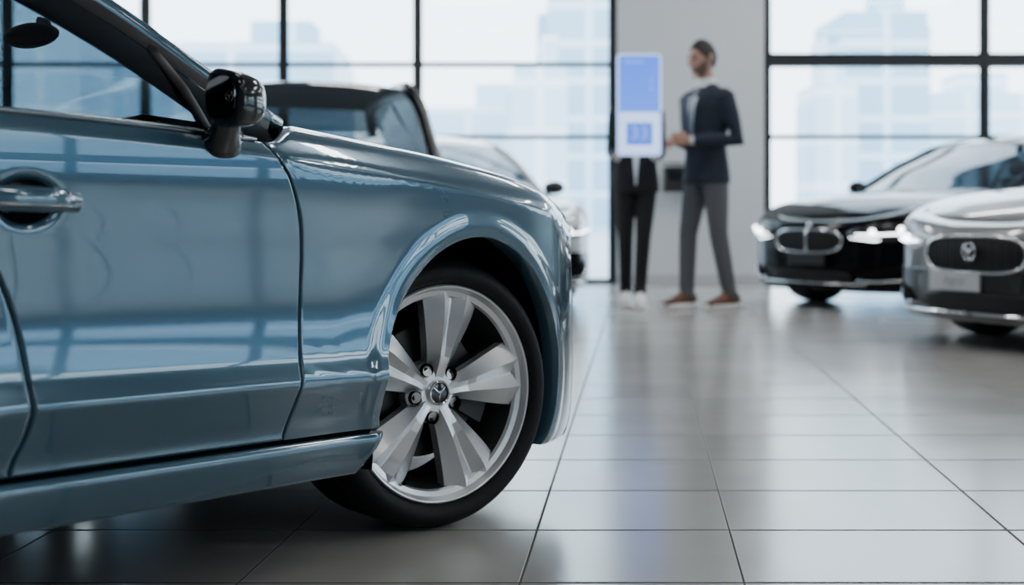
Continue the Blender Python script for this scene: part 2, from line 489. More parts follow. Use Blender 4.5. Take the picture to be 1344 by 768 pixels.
def wells(car, root, depth=.38):
    P = car.P
    for ax in (0, -P['wb']):
        for sg in (1, -1):
            V = []; N = 48; r = P['Ra']+.004
            for k in range(N+1):
                a = math.radians(-24+228*k/N)
                p = car.M(ax+P['ac'][0]+r*math.cos(a), max(.13, P['ac'][1]+r*math.sin(a)), sg, -.030)
                V.append(p)
                xx = ax+P['ac'][0]+(r+.02)*math.cos(a); zz = P['ac'][1]+(r+.02)*math.sin(a)
                V.append((xx, sg*(P['W']-depth), zz)); V.append((ax+P['ac'][0]+.02*math.cos(a), sg*(P['W']-depth), P['ac'][1]))
            F = [(k*3+j, (k+1)*3+j, (k+1)*3+j+1, k*3+j+1) for k in range(N) for j in (0, 1)]
            mk('wheel_well', V, F, M_VBLK, root)
def underbody(car, root, z0=.17, inset=.11):
    P = car.P; mb = MB(); V = []; N = 90; qs = [car.qrear+.01+(car.qend-car.qrear-.02)*i/N for i in range(N+1)]
    for z in (z0, z0+.04):
        for q in qs:
            x, y, nx, ny = car.plan(q); yy = max(0, y-inset)
            for c in (P['ac'][0], P['ac'][0]-P['wb']):
                yy = min(yy, .50+.5*sstep(.36, .40, abs(q-c)))
            V.append((x-nx*.08, yy, z)); V.append((x-nx*.08, -yy, z))
    n = (N+1)*2; F = []
    for i in range(N):
        F.append((2*i, 2*i+1, 2*i+3, 2*i+2)); F.append((n+2*i, n+2*i+2, n+2*i+3, n+2*i+1))
        F.append((2*i, 2*i+2, n+2*i+2, n+2*i)); F.append((2*i+1, n+2*i+1, n+2*i+3, 2*i+3))
    mb.add(V, F); mb.out('underbody', [M_VBLK], root, smooth=False)

def greenhouse(car, root, paint, glass, pr=.028, bpx=-1.33, sglass=None, fr=(.026, .036), dx=0., fmat=None):
    P = car.P; sglass = sglass or glass
    g = MB(); car.topcap(P['xrf'], P['cowl'], g); g.out('windshield', [glass], root)
    g = MB(); car.topcap(P['xrr'], P['xrf'], g); g.out('roof', [paint], root)
    g = MB(); car.topcap(P['xrr'], P['xrf'], g, off=.02); g.out('headliner', [M_SEAT], root)
    g = MB(); car.topcap(P['deck'], P['xrr'], g); g.out('rear_window', [sglass], root)
    for sg in (1, -1):
        g = MB(); car.sideglass(P['deck']+.1, P['cowl']-.08, sg, g); g.out('side_window', [sglass], root)
        t = MB(); pts = [car.railp(P['deck']+(P['cowl']-P['deck'])*i/60, sg) for i in range(61)]
        t.tube(pts, [(pr*1.0, pr*.75)]*61, 12, (0, 1, 0)); t.out('roof_pillar', [paint], root)
        t = MB()
        t.tube([car.railp(P['deck']+.05+(P['cowl']-.1-P['deck'])*i/60, sg)+Vector((0, sg*.010, -fr[1])) for i in range(61)], [(fr[0], .012)]*61, 10, (0, 1, 0))
        for bx, w in ((bpx, .035), (-.78, .014), (-2.35, .03)):
            if bx < P['deck']+.2: continue
            if dx and w < .02: continue
            b = car.beltp(bx, sg)+Vector((0, sg*.006, 0)); r = car.railp(bx-.05, sg)+Vector((0, sg*.008, -.02))
            mid = b.lerp(r, .5)+Vector((0, sg*(.022 if w > .02 else .012), 0))
            t.tube([b, mid, r], [(.006, w)]*3, 10, (1, 0, 0))
        t.out('window_frame', [fmat or M_GBLK], root)
        t = MB(); t.tube([car.M(x, car.zc(x)+.03, sg, -.006)+Vector((0, 0, .003)) for x in [P['cowl']-.16+(P['deck']+.05-P['cowl']+.16)*i/50 for i in range(51)]], [(.006, .010)]*51, 10, (0, 1, 0))
        t.out('belt_trim', [M_DCHR], root, label='polished metal strip under the side windows')
    d = MB()
    V = []
    for i, (x, zz) in enumerate(((-.50, .80), (-.52, .88), (-.62, .915), (-.80, .925), (-.92, .895), (-.97, .80), (-.93, .62))):
        for j in range(9):
            y = .72*(1-2*j/8); V.append((x+dx+.10*(1-(y/.72)**2), y, zz+.012*math.cos(y*6)))
    d.add(V, [(i*9+j, (i+1)*9+j, (i+1)*9+j+1, i*9+j+1) for i in range(6) for j in range(8)])
    d.out('dashboard', [M_SEAT], root)
    sx = -1.75+dx
    for sg in (1, -1):
        s_ = MB()
        s_.tube([(sx+.25, sg*.36, .48), (sx, sg*.36, .46), (sx-.22, sg*.36, .50)], [(.09, .22), (.09, .23), (.10, .22)], 16, (0, 1, 0))
        s_.tube([(sx-.2, sg*.36, .52), (sx-.30, sg*.36, .80), (sx-.36, sg*.36, 1.04)], [(.08, .22), (.07, .22), (.05, .17)], 16, (0, 1, 0))
        s_.tube([(sx-.37, sg*.36, 1.07), (sx-.38, sg*.36, 1.13), (sx-.39, sg*.36, 1.19)], [(.03, .09), (.045, .12), (.03, .10)], 16, (0, 1, 0))
        s_.out('seat', [M_SEAT], root)
    w = MB(); c = Vector((-1.08+dx, .38, .86)); pts = []
    for k in range(24):
        a = 2*pi*k/24; pts.append(c+Vector((.06*math.sin(a), .17*math.cos(a), .16*math.sin(a))))
    w.tube(pts, .014, 8, (1, 0, 0), closed=True); w.tube([c+Vector((0, -.16, 0)), c+Vector((.03, 0, 0)), c+Vector((0, .16, 0))], .02, 8, (0, 0, 1)); w.tube([c+Vector((.03, 0, 0)), c+Vector((.16, 0, -.06))], .03, 10)
    w.out('steering_wheel', [M_BLK], root)

def bgcar(name, label, loc, ang, paint, lower=None, glass=None, R=.325, front='oval', scale=1., pr=.03, dx=0., **kw):
    car = Car(**kw); P = car.P; root = empty(name, loc, ang, label, 'car', scale)
    b = MB(); car.shell(car.qrear, car.qend-1e-4, b, dq=.035, vbot=.15); b.out('body', [paint], root)
    h = MB(); car.cap(P['cowl']-.0, car.qend-1e-4, h); h.out('hood', [paint], root)
    h = MB(); car.cap(car.qrear+1e-4, P['deck']+.0, h); h.out('trunk_lid', [paint], root)
    underbody(car, root); wells(car, root)
    greenhouse(car, root, paint, glass or M_GLASSD, pr=pr, sglass=M_GLASSP, dx=dx)
    for x in (0, -P['wb']):
        for sg in (1, -1): wheel(root, x, sg, P['W']-.05, R, detail=False)
    hl = P.get('hl', 0)
    for sg in (1, -1):
        g = MB()
        for q0, q1 in ((-.58, -.58), (-1.33, -1.33), (-2.15, -2.25)):
            if q1 < P['deck']+.5: continue
            g.tube([car.M(q0+(q1-q0)*i/20, .30+(car.zc(q0)+.02-.30)*i/20, sg, .0) for i in range(21)], .0035, 6, (0, 1, 0))
        g.out('door_seam', [M_VBLK], root)
        for q in (-1.18, -2.05):
            hh = MB(); hh.tube([car.M(q-.1, .74, sg, .0), car.M(q-.08, .742, sg, .03), car.M(q, .744, sg, .035), car.M(q+.08, .742, sg, .03), car.M(q+.1, .74, sg, .0)], [(.012, .008)]*5, 8)
            hh.out('door_handle', [M_DCHR], root)
        mi = MB(); xm = -.74+dx; zb = car.zc(xm)+.03
        mi.tube([(xm, sg*.80, zb+.01), (xm, sg*.88, zb+.02), (xm, sg*.95, zb+.045)], [(.03, .02)]*3, 10)
        mi.ell((xm, sg*.99, zb+.085), (.06, .10, .060)); mi.out('wing_mirror', [paint if lower is None else M_BLK], root)
        if hl == 0:
            ol = [(.42, .555), (.56, .535), (.78, .55), (.98, .60), (1.0, .635), (.80, .635), (.58, .615), (.45, .59)]
        else:
            ol = [(.40, .545), (.60, .52), (.86, .55), (1.08, .635), (1.12, .675), (.86, .668), (.60, .64), (.42, .61)]
        ol = polyr([(sg*a, v) for a, v in ol])
        car.blob('headlight', ol, [M_LENS if hl == 0 else M_GBLK], root, .004, .012)
        g = MB()
        g.tube([car.MS(sg*a, v, .020) for a, v in ((.47, .578), (.60, .575), (.78, .585), (.93, .612))], [.005, .007, .007, .004], 8)
        g.ell(car.MS(sg*.60, .595, .016), (.026, .026, .024))
        if hl: g.ell(car.MS(sg*.80, .618, .016), (.024, .024, .022)); g.tube([car.MS(sg*a, v, .014) for a, v in ((.42, .552), (.60, .534), (.84, .560), (1.02, .628))], [.003, .005, .005, .003], 8)
        g.out('running_light', [M_DRL], root)
        car.blob('tail_light', polyr([(sg*.45, .72), (sg*.75, .70), (sg*.98, .75), (sg*.95, .82), (sg*.6, .80)]), [M_RED], root, .004, .01, rear=True)
        car.blob('side_intake', polyr([(sg*.50, .22), (sg*.78, .24), (sg*.82, .36), (sg*.70, .33), (sg*.55, .30)]), [M_VBLK], root, .012 if lower else .003, 0)
        g = MB(); g.tube([car.MS(sg*a, v, .014) for a, v in ((.47, .235), (.62, .228), (.80, .245), (.85, .33))], [.006, .007, .007, .004], 8)
        g.out('fog_trim', [M_CHR], root)
    if lower:
        car.blob('lower_bumper', polyr([(-.9, .19), (0, .17), (.9, .19), (1.0, .30), (.9, .42), (.4, .43), (0, .43), (-.4, .43), (-.9, .42), (-1.0, .30)], 8), [lower], root, .005, 0, 10)
    car.blob('air_intake', sup(0, .255, .42, .05), [M_GRILLE], root, .006 if not lower else .011, 0)
    if front == 'twin':
        g = MB(); ol = sup(0, .525, .345, .088, 3.0, 56); car.blob('grille', ol, [M_GRILLE], root, .006, .01, 8); car.ring(g, ol, .009, .012)
        g.tube([car.MS(0, v, .020) for v in (.438, .50, .56, .612)], [.011, .009, .009, .013], 8, (0, 1, 0))
        g.out('grille_surround', [M_CHR], root)
        e = MB(); c = car.MS(0, .648, .008); e.ell(c, (.010, .024, .024)); e.out('emblem', [M_CHR], root)
        g = MB(); g.tube([car.MS(a, .205, .014) for a in [-.55+1.1*i/20 for i in range(21)]], .006, 8); g.out('bumper_trim', [M_CHR], root)
    else:
        g = MB(); ol = sup(0, .515, .36, .098, 3.4); car.blob('grille', ol, [M_GRILLE], root, .006, .008); car.ring(g, ol, .009, .014)
        g.out('grille_surround', [M_CHR], root)
        g = MB()
        for a_ in [-.33+.66*i/22 for i in range(23)]:
            hh = .088*(1-abs(a_/.36)**3.4)**(1/3.4)
            g.tube([car.MS(a_, .515-hh, .014), car.MS(a_, .515, .020), car.MS(a_, .515+hh, .014)], .0024, 5)
        g.out('grille_slats', [M_SLAT], root)
        e = MB(); c = car.MS(0, .530, .038)
        e.tube([c+Vector((0, .046*math.cos(2*pi*k/20), .046*math.sin(2*pi*k/20))) for k in range(20)], .0045, 6, (1, 0, 0), closed=True)
        star(e, c, .046, Vector((0, 1, 0)), Vector((0, 0, 1)), (1, 0, 0))
        e.out('emblem', [M_CHR], root)
        e = MB(); e.ell(c-Vector((.010, 0, 0)), (.008, .046, .046), 20, 10); e.out('emblem_disc', [M_SATB], root)
        g = MB(); g.tube([car.MS(a, .195, .018) for a in [-.75+1.5*i/30 for i in range(31)]], [(.010, .010)]*31, 8); g.out('bumper_trim', [M_CHR], root)
    pl = MB(); c = car.MS(-.13, .370, .016) if front != 'twin' else car.MS(0, .385, .014)
    pl.box(c, (.012, .38, .110 if front != 'twin' else .095)); o = pl.out('number_plate', [pmat('plate', (.50, .52, .54), .4) if front != 'twin' else M_BLK], root, smooth=False); bevel(o, .004)
    return car, root, c

# ================================================================ ROOM
H = .735; F_PX = 1800.
YW = 14.4; ZC = 4.3; XL, XR, YF = -11., 11.5, -7.
def struct(o): o['kind'] = 'structure'; return o
def build_floor():
    cols = [-.2385-.56*k for k in range(26, 0, -1)]+[-.2385, .2067, .852]+[.852+.60*k for k in range(1, 24)]
    y0, y1 = YF-.3, YW+.3; V = []; F = []; UV = []
    for i, c in enumerate(cols):
        for y in (y0, y1): V.append((c+.0933*y, y, 0)); UV.append((i, (y-3.180)/.453))
    for i in range(len(cols)-1): F.append((2*i, 2*i+2, 2*i+3, 2*i+1))
    m, N, L = new_mat('floor_tiles'); b = N['Principled BSDF']
    uv = N.new('ShaderNodeUVMap'); sp = N.new('ShaderNodeSeparateXYZ'); L.new(uv.outputs[0], sp.inputs[0])
    def math_(op, a, b_=None):
        n = N.new('ShaderNodeMath'); n.operation = op
        for k, x in enumerate((a, b_)):
            if x is None: continue
            if isinstance(x, (int, float)): n.inputs[k].default_value = x
            else: L.new(x, n.inputs[k])
        return n.outputs[0]
    ax = math_('MULTIPLY', math_('PINGPONG', sp.outputs[0], .5), .56)
    ay = math_('MULTIPLY', math_('PINGPONG', sp.outputs[1], .5), .453*.5)
    d = math_('MINIMUM', ax, ay)
    mr = N.new('ShaderNodeMapRange'); mr.inputs[1].default_value = .0018; mr.inputs[2].default_value = .0038; L.new(d, mr.inputs[0])
    cb = N.new('ShaderNodeCombineXYZ'); L.new(math_('FLOOR', sp.outputs[0]), cb.inputs[0]); L.new(math_('FLOOR', sp.outputs[1]), cb.inputs[1])
    wn = N.new('ShaderNodeTexWhiteNoise'); L.new(cb.outputs[0], wn.inputs['Vector'])
    tc = N.new('ShaderNodeTexCoord'); nz = N.new('ShaderNodeTexNoise'); nz.inputs['Scale'].default_value = 2.2; nz.inputs['Detail'].default_value = 5
    L.new(tc.outputs['Object'], nz.inputs['Vector'])
    s1 = math_('ADD', math_('MULTIPLY', wn.outputs['Value'], .35), math_('MULTIPLY', nz.outputs['Fac'], .65))
    r = N.new('ShaderNodeValToRGB'); r.color_ramp.elements[0].color = (.335, .318, .300, 1); r.color_ramp.elements[1].color = (.425, .408, .388, 1)
    r.color_ramp.elements[0].position = .2; r.color_ramp.elements[1].position = .8
    L.new(s1, r.inputs[0])
    mx = N.new('ShaderNodeMix'); mx.data_type = 'RGBA'; mx.inputs[6].default_value = (.12, .115, .108, 1)
    L.new(mr.outputs[0], mx.inputs[0]); L.new(r.outputs[0], mx.inputs[7]); L.new(mx.outputs[2], b.inputs['Base Color'])
    rr = N.new('ShaderNodeMapRange'); rr.inputs[3].default_value = .15; rr.inputs[4].default_value = .24; L.new(nz.outputs['Fac'], rr.inputs[0])
    rg = N.new('ShaderNodeMix'); rg.data_type = 'FLOAT'; rg.inputs[2].default_value = .9; L.new(mr.outputs[0], rg.inputs[0]); L.new(rr.outputs[0], rg.inputs[3]); L.new(rg.outputs[0], b.inputs['Roughness'])
    sg_ = N.new('ShaderNodeMath'); sg_.operation = 'MULTIPLY'; sg_.inputs[1].default_value = .55; L.new(mr.outputs[0], sg_.inputs[0]); L.new(sg_.outputs[0], b.inputs['Specular IOR Level'])
    bp = N.new('ShaderNodeBump'); bp.inputs['Strength'].default_value = .5; bp.inputs['Distance'].default_value = .002
    L.new(mr.outputs[0], bp.inputs['Height']); L.new(bp.outputs[0], b.inputs['Normal'])
    me = bpy.data.meshes.new('floor'); me.from_pydata(V, [], F); l = me.uv_layers.new(name='UVMap')
    for p in me.polygons:
        for li, vi in zip(p.loop_indices, p.vertices): l.data[li].uv = UV[vi]
    me.materials.append(m); o = bpy.data.objects.new('floor', me); COL.objects.link(o); struct(o)
build_floor()
def boxobj(name, c, d, mat, st=True, parent=None):
    b = MB(); b.box(c, d); o = b.out(name, [mat], parent, smooth=False)
    if st: struct(o)
    return o
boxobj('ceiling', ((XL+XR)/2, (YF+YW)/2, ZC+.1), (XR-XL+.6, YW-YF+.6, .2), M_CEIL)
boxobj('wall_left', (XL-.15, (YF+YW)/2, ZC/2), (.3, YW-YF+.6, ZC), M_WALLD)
boxobj('wall_back', (1.86, YW+.1, ZC/2), (1.52, .5, ZC), M_WALL)
boxobj('baseboard_back', (1.86, YW-.16, .05), (1.53, .02, .10), M_BASE)
WN = [0]
def window(u0, u1, zs, z0, z1, place, vt=.08, ht=.045, thick=(), verts=()):
    WN[0] += 1; mb = MB()
    def bar(ua, ub, za, zb, t=.10, mi=0):
        vs = [place(u, dd, z) for u in (ua, ub) for dd in (-t/2, t/2) for z in (za, zb)]
        mb.add(vs, [(0, 1, 3, 2), (4, 6, 7, 5), (0, 4, 5, 1), (2, 3, 7, 6), (0, 2, 6, 4), (1, 5, 7, 3)], mi)
    bar(u0-vt/2, u0+vt/2, z0, z1); bar(u1-vt/2, u1+vt/2, z0, z1, .099)
    bar(u0, u1, z0, z0+.05); bar(u0, u1, z1-.06, z1)
    for z in zs: bar(u0, u1, z-ht/2, z+ht/2, .08)
    for (za, zb) in thick: bar(u0, u1, za, zb, .14)
    for u in verts: bar(u-.02, u+.02, z0, z1, .08)
    mb.add([place(u0, 0, z0), place(u1, 0, z0), place(u1, 0, z1), place(u0, 0, z1)], [(0, 1, 2, 3)], 1)
    o = mb.out('window_%d' % WN[0], [M_FRAME, M_WGLASS], None, smooth=False); struct(o)
back = lambda u, d, z: Vector((u, YW+d, z))
xs = [1.06, -.99, -2.40, -3.85, -5.3, -6.75, -8.2, -9.6, XL]
for a, b in zip(xs[1:], xs): window(a, b, (1.535, 2.295, 3.30), 0, ZC, back, vt=.095)
xr = [2.67, 4.96, 7.2, 9.4, XR]
for i, (a, b) in enumerate(zip(xr, xr[1:])): window(a, b, (1.535,), 0, ZC, back, vt=.085, thick=((2.27, 2.41),))
right = lambda u, d, z: Vector((XR+d, u, z))
ys = [YF+.2+1.95*k for k in range(12)]
for i, (a, b) in enumerate(zip(ys, ys[1:])):
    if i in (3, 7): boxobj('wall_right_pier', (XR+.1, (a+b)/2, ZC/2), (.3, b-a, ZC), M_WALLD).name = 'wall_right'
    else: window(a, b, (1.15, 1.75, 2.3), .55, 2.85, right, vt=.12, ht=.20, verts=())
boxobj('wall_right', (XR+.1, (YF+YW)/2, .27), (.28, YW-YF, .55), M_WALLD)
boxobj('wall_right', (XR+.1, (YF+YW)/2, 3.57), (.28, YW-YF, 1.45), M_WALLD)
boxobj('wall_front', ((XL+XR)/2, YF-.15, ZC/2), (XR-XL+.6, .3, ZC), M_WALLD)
# ceiling lamps
M_LAMP = emat('lamp_panel', (1., .985, .96), 34.)
M_LAMP2 = emat('lamp_panel_dim', (1., .985, .96), 15.)
def lamp(x, y):
    e = empty('ceiling_lamp', (x, y, ZC), 0, 'slim rectangular LED panel lamp fixed under the ceiling', 'ceiling lamp', group='ceiling panel lamps')
    b = MB(); b.box((0, 0, -.03), (1.5, .34, .06)); b.out('housing', [M_FRAME], e, smooth=False)
    b = MB(); b.box((0, 0, -.066), (1.42, .26, .012)); b.out('diffuser', [M_LAMP if y > 5 else M_LAMP2], e, smooth=False)
for y in (-4.5, -1.0, 2.5, 6., 9.5, 12.5):
    for x in (-8, -4.2, -.6, 3., 6.6, 9.6):
        if x < -1 and y < 8: continue
        lamp(x, y)

# outside
g = MB(); g.add([(-120, YW+.4, -.06), (120, YW+.4, -.06), (120, 160, -.06), (-120, 160, -.06)], [(0, 1, 2, 3)])
g.add([(XR+.4, -60, -.06), (120, -60, -.06), (120, YW+.4, -.06), (XR+.4, YW+.4, -.06)], [(0, 1, 2, 3)])
o = g.out('outside_ground', [pmat('pavement', (.55, .58, .6), .8)], smooth=False); struct(o)  # pavement ground plane outside the glass walls
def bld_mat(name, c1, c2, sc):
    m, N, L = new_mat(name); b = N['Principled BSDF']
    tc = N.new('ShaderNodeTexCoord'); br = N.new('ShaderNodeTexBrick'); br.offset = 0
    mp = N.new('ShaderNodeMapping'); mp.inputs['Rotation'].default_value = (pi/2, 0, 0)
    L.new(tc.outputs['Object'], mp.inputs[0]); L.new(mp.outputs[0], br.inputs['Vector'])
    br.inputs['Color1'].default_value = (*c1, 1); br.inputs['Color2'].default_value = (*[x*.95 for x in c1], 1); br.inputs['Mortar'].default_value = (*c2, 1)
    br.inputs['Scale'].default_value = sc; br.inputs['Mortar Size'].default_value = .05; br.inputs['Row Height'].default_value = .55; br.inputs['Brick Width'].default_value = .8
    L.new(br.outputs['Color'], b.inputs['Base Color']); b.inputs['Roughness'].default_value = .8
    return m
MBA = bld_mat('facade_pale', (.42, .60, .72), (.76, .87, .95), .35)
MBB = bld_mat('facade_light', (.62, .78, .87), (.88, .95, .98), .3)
def building(x, y, w, d, h, m, steps=0):
    b = MB(); b.box((0, 0, h/2), (w, d, h)); b.box((0, 0, h+.3), (w*.96, d*.96, .6)); b.box((w*.2, 0, h+1.), (w*.3, d*.4, 1.6))
    b.box((-w*.1, 0, h*.5), (w*1.03, d*.5, h*.94))
    o = b.out('office_building', [m], None, smooth=False); o.location = (x, y, -.05)
    o['label'] = 'pale office block with rows of windows across the street'; o['category'] = 'building'; o['group'] = 'street buildings'
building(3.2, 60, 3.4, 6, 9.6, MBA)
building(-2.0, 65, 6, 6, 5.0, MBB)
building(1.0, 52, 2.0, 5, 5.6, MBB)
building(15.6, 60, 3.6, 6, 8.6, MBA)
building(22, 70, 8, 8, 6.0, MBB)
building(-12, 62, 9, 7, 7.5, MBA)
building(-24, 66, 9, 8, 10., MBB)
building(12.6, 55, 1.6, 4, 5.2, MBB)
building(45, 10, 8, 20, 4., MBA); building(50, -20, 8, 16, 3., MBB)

# ================================================================ BLUE CAR
blue = Car(dents=((-1.185, .752, .072, .052, .013),), lift=.034)
ANG = math.atan2(.826, .5636)
root = empty('car', (-.832, 3.624, 0), ANG, 'blue metallic car with silver five-spoke wheels on tiled floor', 'car')
gapF = [(.297, -.60), (.36, -.583), (.412, -.571), (.558, -.558), (.706, -.562), (.80, -.598), (.85, -.640), (.90, -.68)]
gapR = [(.30, -1.205), (.38, -1.180), (.55, -1.20), (.70, -1.27), (.90, -1.39)]
gapRR = [(.30, -2.24), (.5, -2.21), (.7, -2.24), (.92, -2.42)]
G = .0024
P = blue.P
for sg in (-1, 1):
    blue.patch('sill', lambda a, b: (-.316-.058*(1-b)-(2.32-.316-.058*(1-b))*a, .199+(.281-.199)*b), 80, 14, sg, M_BLUE, root, skirt=.05)
    def fd(a, b, gf=gapF, gr=gapR):
        vb = .290
        v = vb+b*(.87-vb)
        q0 = spl(gf, v)-G; q1 = spl(gr, v)+G; q = q0+(q1-q0)*a
        vt = blue.zc(q)+.030; v = vb+b*(vt-vb)
        q0 = spl(gf, v)-G; q1 = spl(gr, v)+G
        return (q0+(q1-q0)*a, v)
    blue.patch('door', fd, 110, 110, sg, M_BLUE, root, label='front door')
    blue.patch('door', lambda a, b: fd(a, b, gapR, gapRR), 60, 60, sg, M_BLUE, root, label='rear door')
    # fender (polar), reaching down to the bottom edge ahead of the wheel
    out = [(-.600+G, .290)]+[(spl(gapF, v)+G, v) for v in [.30+.02*i for i in range(28)]]
    out = [p for p in out if p[1] < blue.zc(p[0])+.032]
    qs = [-.655+(.46+.655)*i/60 for i in range(61)]
    out += [(q, blue.vtop(q)) for q in qs]
    out += [(.47, .86), (.485, .80), (.50, .70), (.51, .60), (.52, .50), (.525, .42), (.527, .36), (.528, .31), (.528, .27), (.528, .24), (.528, .21), (.528, .185), (.528, .16)]
    a0, a1 = math.radians(187.5), math.radians(-30.); cx, cz = P['ac']
    ang_o = [math.atan2(p[1]-cz, p[0]-cx) for p in out]; ang_o = [a if a > -1 else a+2*pi for a in ang_o]
    A0, A1 = ang_o[0], ang_o[-1]
    ins = []
    for a in ang_o:
        t = (A0-a)/(A0-A1); t = max(0, min(1, t)); th = a0+(a1-a0)*t; ins.append((cx+P['Ra']*math.cos(th), cz+P['Ra']*math.sin(th)))
    NR = 44; rs = [0, .01]+[(k/NR)**1.1 for k in range(1, NR)]+[.993, 1]
    V = []; F = []; n = len(out); m = len(rs)
    for i in range(n):
        for j, r in enumerate(rs):
            q = ins[i][0]+(out[i][0]-ins[i][0])*r; v = ins[i][1]+(out[i][1]-ins[i][1])*r
            e = j in (0, m-1) or i in (0, n-1)
            V.append(blue.M(q, v, sg, -.002 if e else 0))
    for i in range(n-1):
        for j in range(m-1): F.append((i*m+j, (i+1)*m+j, (i+1)*m+j+1, i*m+j+1))
    b0 = len(V)
    for i in range(n): V.append(blue.M(*ins[i], sg, -.045)); V.append(blue.M(*out[i], sg, -.02))
    for i in range(n-1):
        F.append((i*m, (i+1)*m, b0+2*(i+1), b0+2*i)); F.append((i*m+m-1, (i+1)*m+m-1, b0+2*(i+1)+1, b0+2*i+1))
    mk('fender', V, F, M_BLUE, root)
    blue.patch('headlight', lambda a, b: (.525+(.95-.525)*a, .56+.02*a+(blue.zc(.525+.425*a)+.035-.56-.02*a)*b), 24, 12, sg, M_LENSD, root, off=-.004)
    # handle
    hp = [(-1.095, .750, -.004), (-1.103, .752, .022), (-1.14, .755, .036), (-1.20, .757, .040), (-1.27, .758, .038), (-1.325, .758, .026), (-1.34, .757, -.004)]
    hb = MB(); hb.tube([Vector((q, sg*(.893+o_), v)) for q, v, o_ in hp],
                       [(.012, .008), (.017, .010), (.019, .011), (.020, .011), (.019, .011), (.017, .010), (.012, .008)], 16, (0, 1, 0))
    hb.out('door_handle', [M_BLUE], root)
    hb = MB(); hb.tube([Vector((q, sg*(.893+o_+.009), v-.009)) for q, v, o_ in hp[1:-1]], [(.003, .003)]*5, 10, (0, 1, 0)); hb.out('handle_trim', [M_DCHR], root, label='slim metal strip on the door handle')
    V = [blue.M(-1.185, .752, sg, .0015)]; F = []  # black disc laid over the door dent, shade painted into the recess
    for k in range(1, 8):
        for i in range(32):
            t = 2*pi*i/32; V.append(blue.M(-1.185+.052*k/7*math.cos(t), .752+.037*k/7*math.sin(t), sg, .0015))
    for i in range(32): F.append((0, 1+i, 1+(i+1) % 32))
    for k in range(6):
        for i in range(32): F.append((1+k*32+i, 1+(k+1)*32+i, 1+(k+1)*32+(i+1) % 32, 1+k*32+(i+1) % 32))
    mk('handle_recess_shade', V, F, M_GBLK, root, label='black disc painting shade into the door handle recess')
    # mirror: plinth + housing lofted sideways
    def ell_ring(y, cx_, cz_, a, b, n=24, p=1., back=None):
        R = []
        for k in range(n):
            t = 2*pi*k/n; c, s_ = math.cos(t), math.sin(t)
            ax = a if (c > 0 or back is None) else back
            R.append(Vector((cx_+math.copysign(abs(c)**p, c)*ax, sg*y, cz_+math.copysign(abs(s_)**p, s_)*b)))
        return R
    mi = MB()
    mi.loft([ell_ring(.884, -.768, .862, .050, .032, p=.8), ell_ring(.902, -.770, .863, .047, .032, p=.8), ell_ring(.918, -.780, .874, .039, .030, p=.8), ell_ring(.934, -.792, .890, .031, .026, p=.8), ell_ring(.952, -.802, .910, .026, .020, p=.8)])
    rings = []
    for k in range(25):
        t = k/24; f = max(.02, (1-abs(2*t-1)**3.8))**(1/2.5)
        rings.append(ell_ring(.912+.096*t, -.815, .942-.010*t, .066*f, (.056-.010*t)*f, 44, .72, .018*f))
    mi.loft(rings)
    mi.out('wing_mirror', [M_GBLK], root, label='gloss black wing mirror housing')
    gm = MB(); gm.loft([[Vector((-.8335-.0015*j, sg*(.960+.036*math.copysign(abs(math.cos(t))**.7, math.cos(t))), .938+.037*math.copysign(abs(math.sin(t))**.7, math.sin(t)))) for t in [2*pi*k/32 for k in range(32)]] for j in (0, 1)]); gm.out('mirror_glass', [M_MIRG], root, smooth=False)
    em = MB(); ec = Vector((-.836, sg*.984, .938))
    em.tube([ec+Vector((0, .009*math.cos(2*pi*k/20), .009*math.sin(2*pi*k/20))) for k in range(20)], .0009, 6, (1, 0, 0), closed=True)
    star(em, ec, .008, Vector((0, 1, 0)), Vector((0, 0, 1)), (1, 0, 0))
    em.out('emblem', [M_DCHR], root)
# bumper around the nose
b = MB()
NU, NV = 90, 40
for sg in (1, -1):
    V = []
    for i in range(NU+1):
        for j in range(NV+1):
            v = .15+(.56-.15)*j/NV
            q = .5290+(blue.qend-1e-4-.5290)*i/NU
            V.append(blue.M(q, v, sg, 0))
    b.add(V, [(i*(NV+1)+j, (i+1)*(NV+1)+j, (i+1)*(NV+1)+j+1, i*(NV+1)+j+1) for i in range(NU) for j in range(NV)])
b.out('bumper', [M_BLUE], root)
h = MB(); blue.cap(-.50, blue.qend-1e-4, h, crown=.014, n=60)
for sg in (1, -1):
    V = []; n1, n2 = 40, 10
    for i in range(n1+1):
        q = .465+(blue.qend-1e-4-.465)*i/n1
        for j in range(n2+1):
            z0 = blue.zc(q)+.04; V.append(blue.M(q, z0+(blue.vtop(q)-z0)*j/n2, sg))
    h.add(V, [(i*(n2+1)+j, (i+1)*(n2+1)+j, (i+1)*(n2+1)+j+1, i*(n2+1)+j+1) for i in range(n1) for j in range(n2)])
h.out('hood', [M_BLUE], root)
ol = sup(0, .50, .40, .10, 3.4); blue.blob('grille', ol, [M_GRILLE], root, .006, .01); g = MB(); blue.ring(g, ol, .01, .012); g.out('grille_surround', [M_CHR], root)
b = MB(); blue.shell(blue.qrear, -2.2, b, vbot=.20); b.out('rear_body', [M_BLUE], root)
b = MB(); blue.shell(blue.qrear+.05, -.33, b, off=-.034, top=lambda q: blue.vtop(q)-.01, vbot=.212)
blue.shell(.40, blue.qend-.15, b, off=-.045, top=lambda q: blue.vtop(q)-.01, vbot=.215); b.out('inner_shell', [M_VBLK], root)
h = MB(); blue.cap(blue.qrear+1e-4, P['deck'], h); h.out('trunk_lid', [M_BLUE], root)
for sg in (1, -1): blue.blob('tail_light', polyr([(sg*.45, .72), (sg*.75, .70), (sg*.98, .75), (sg*.95, .82), (sg*.6, .80)]), [M_RED], root, .004, .01, rear=True)
underbody(blue, root, .215, .13); wells(blue, root)
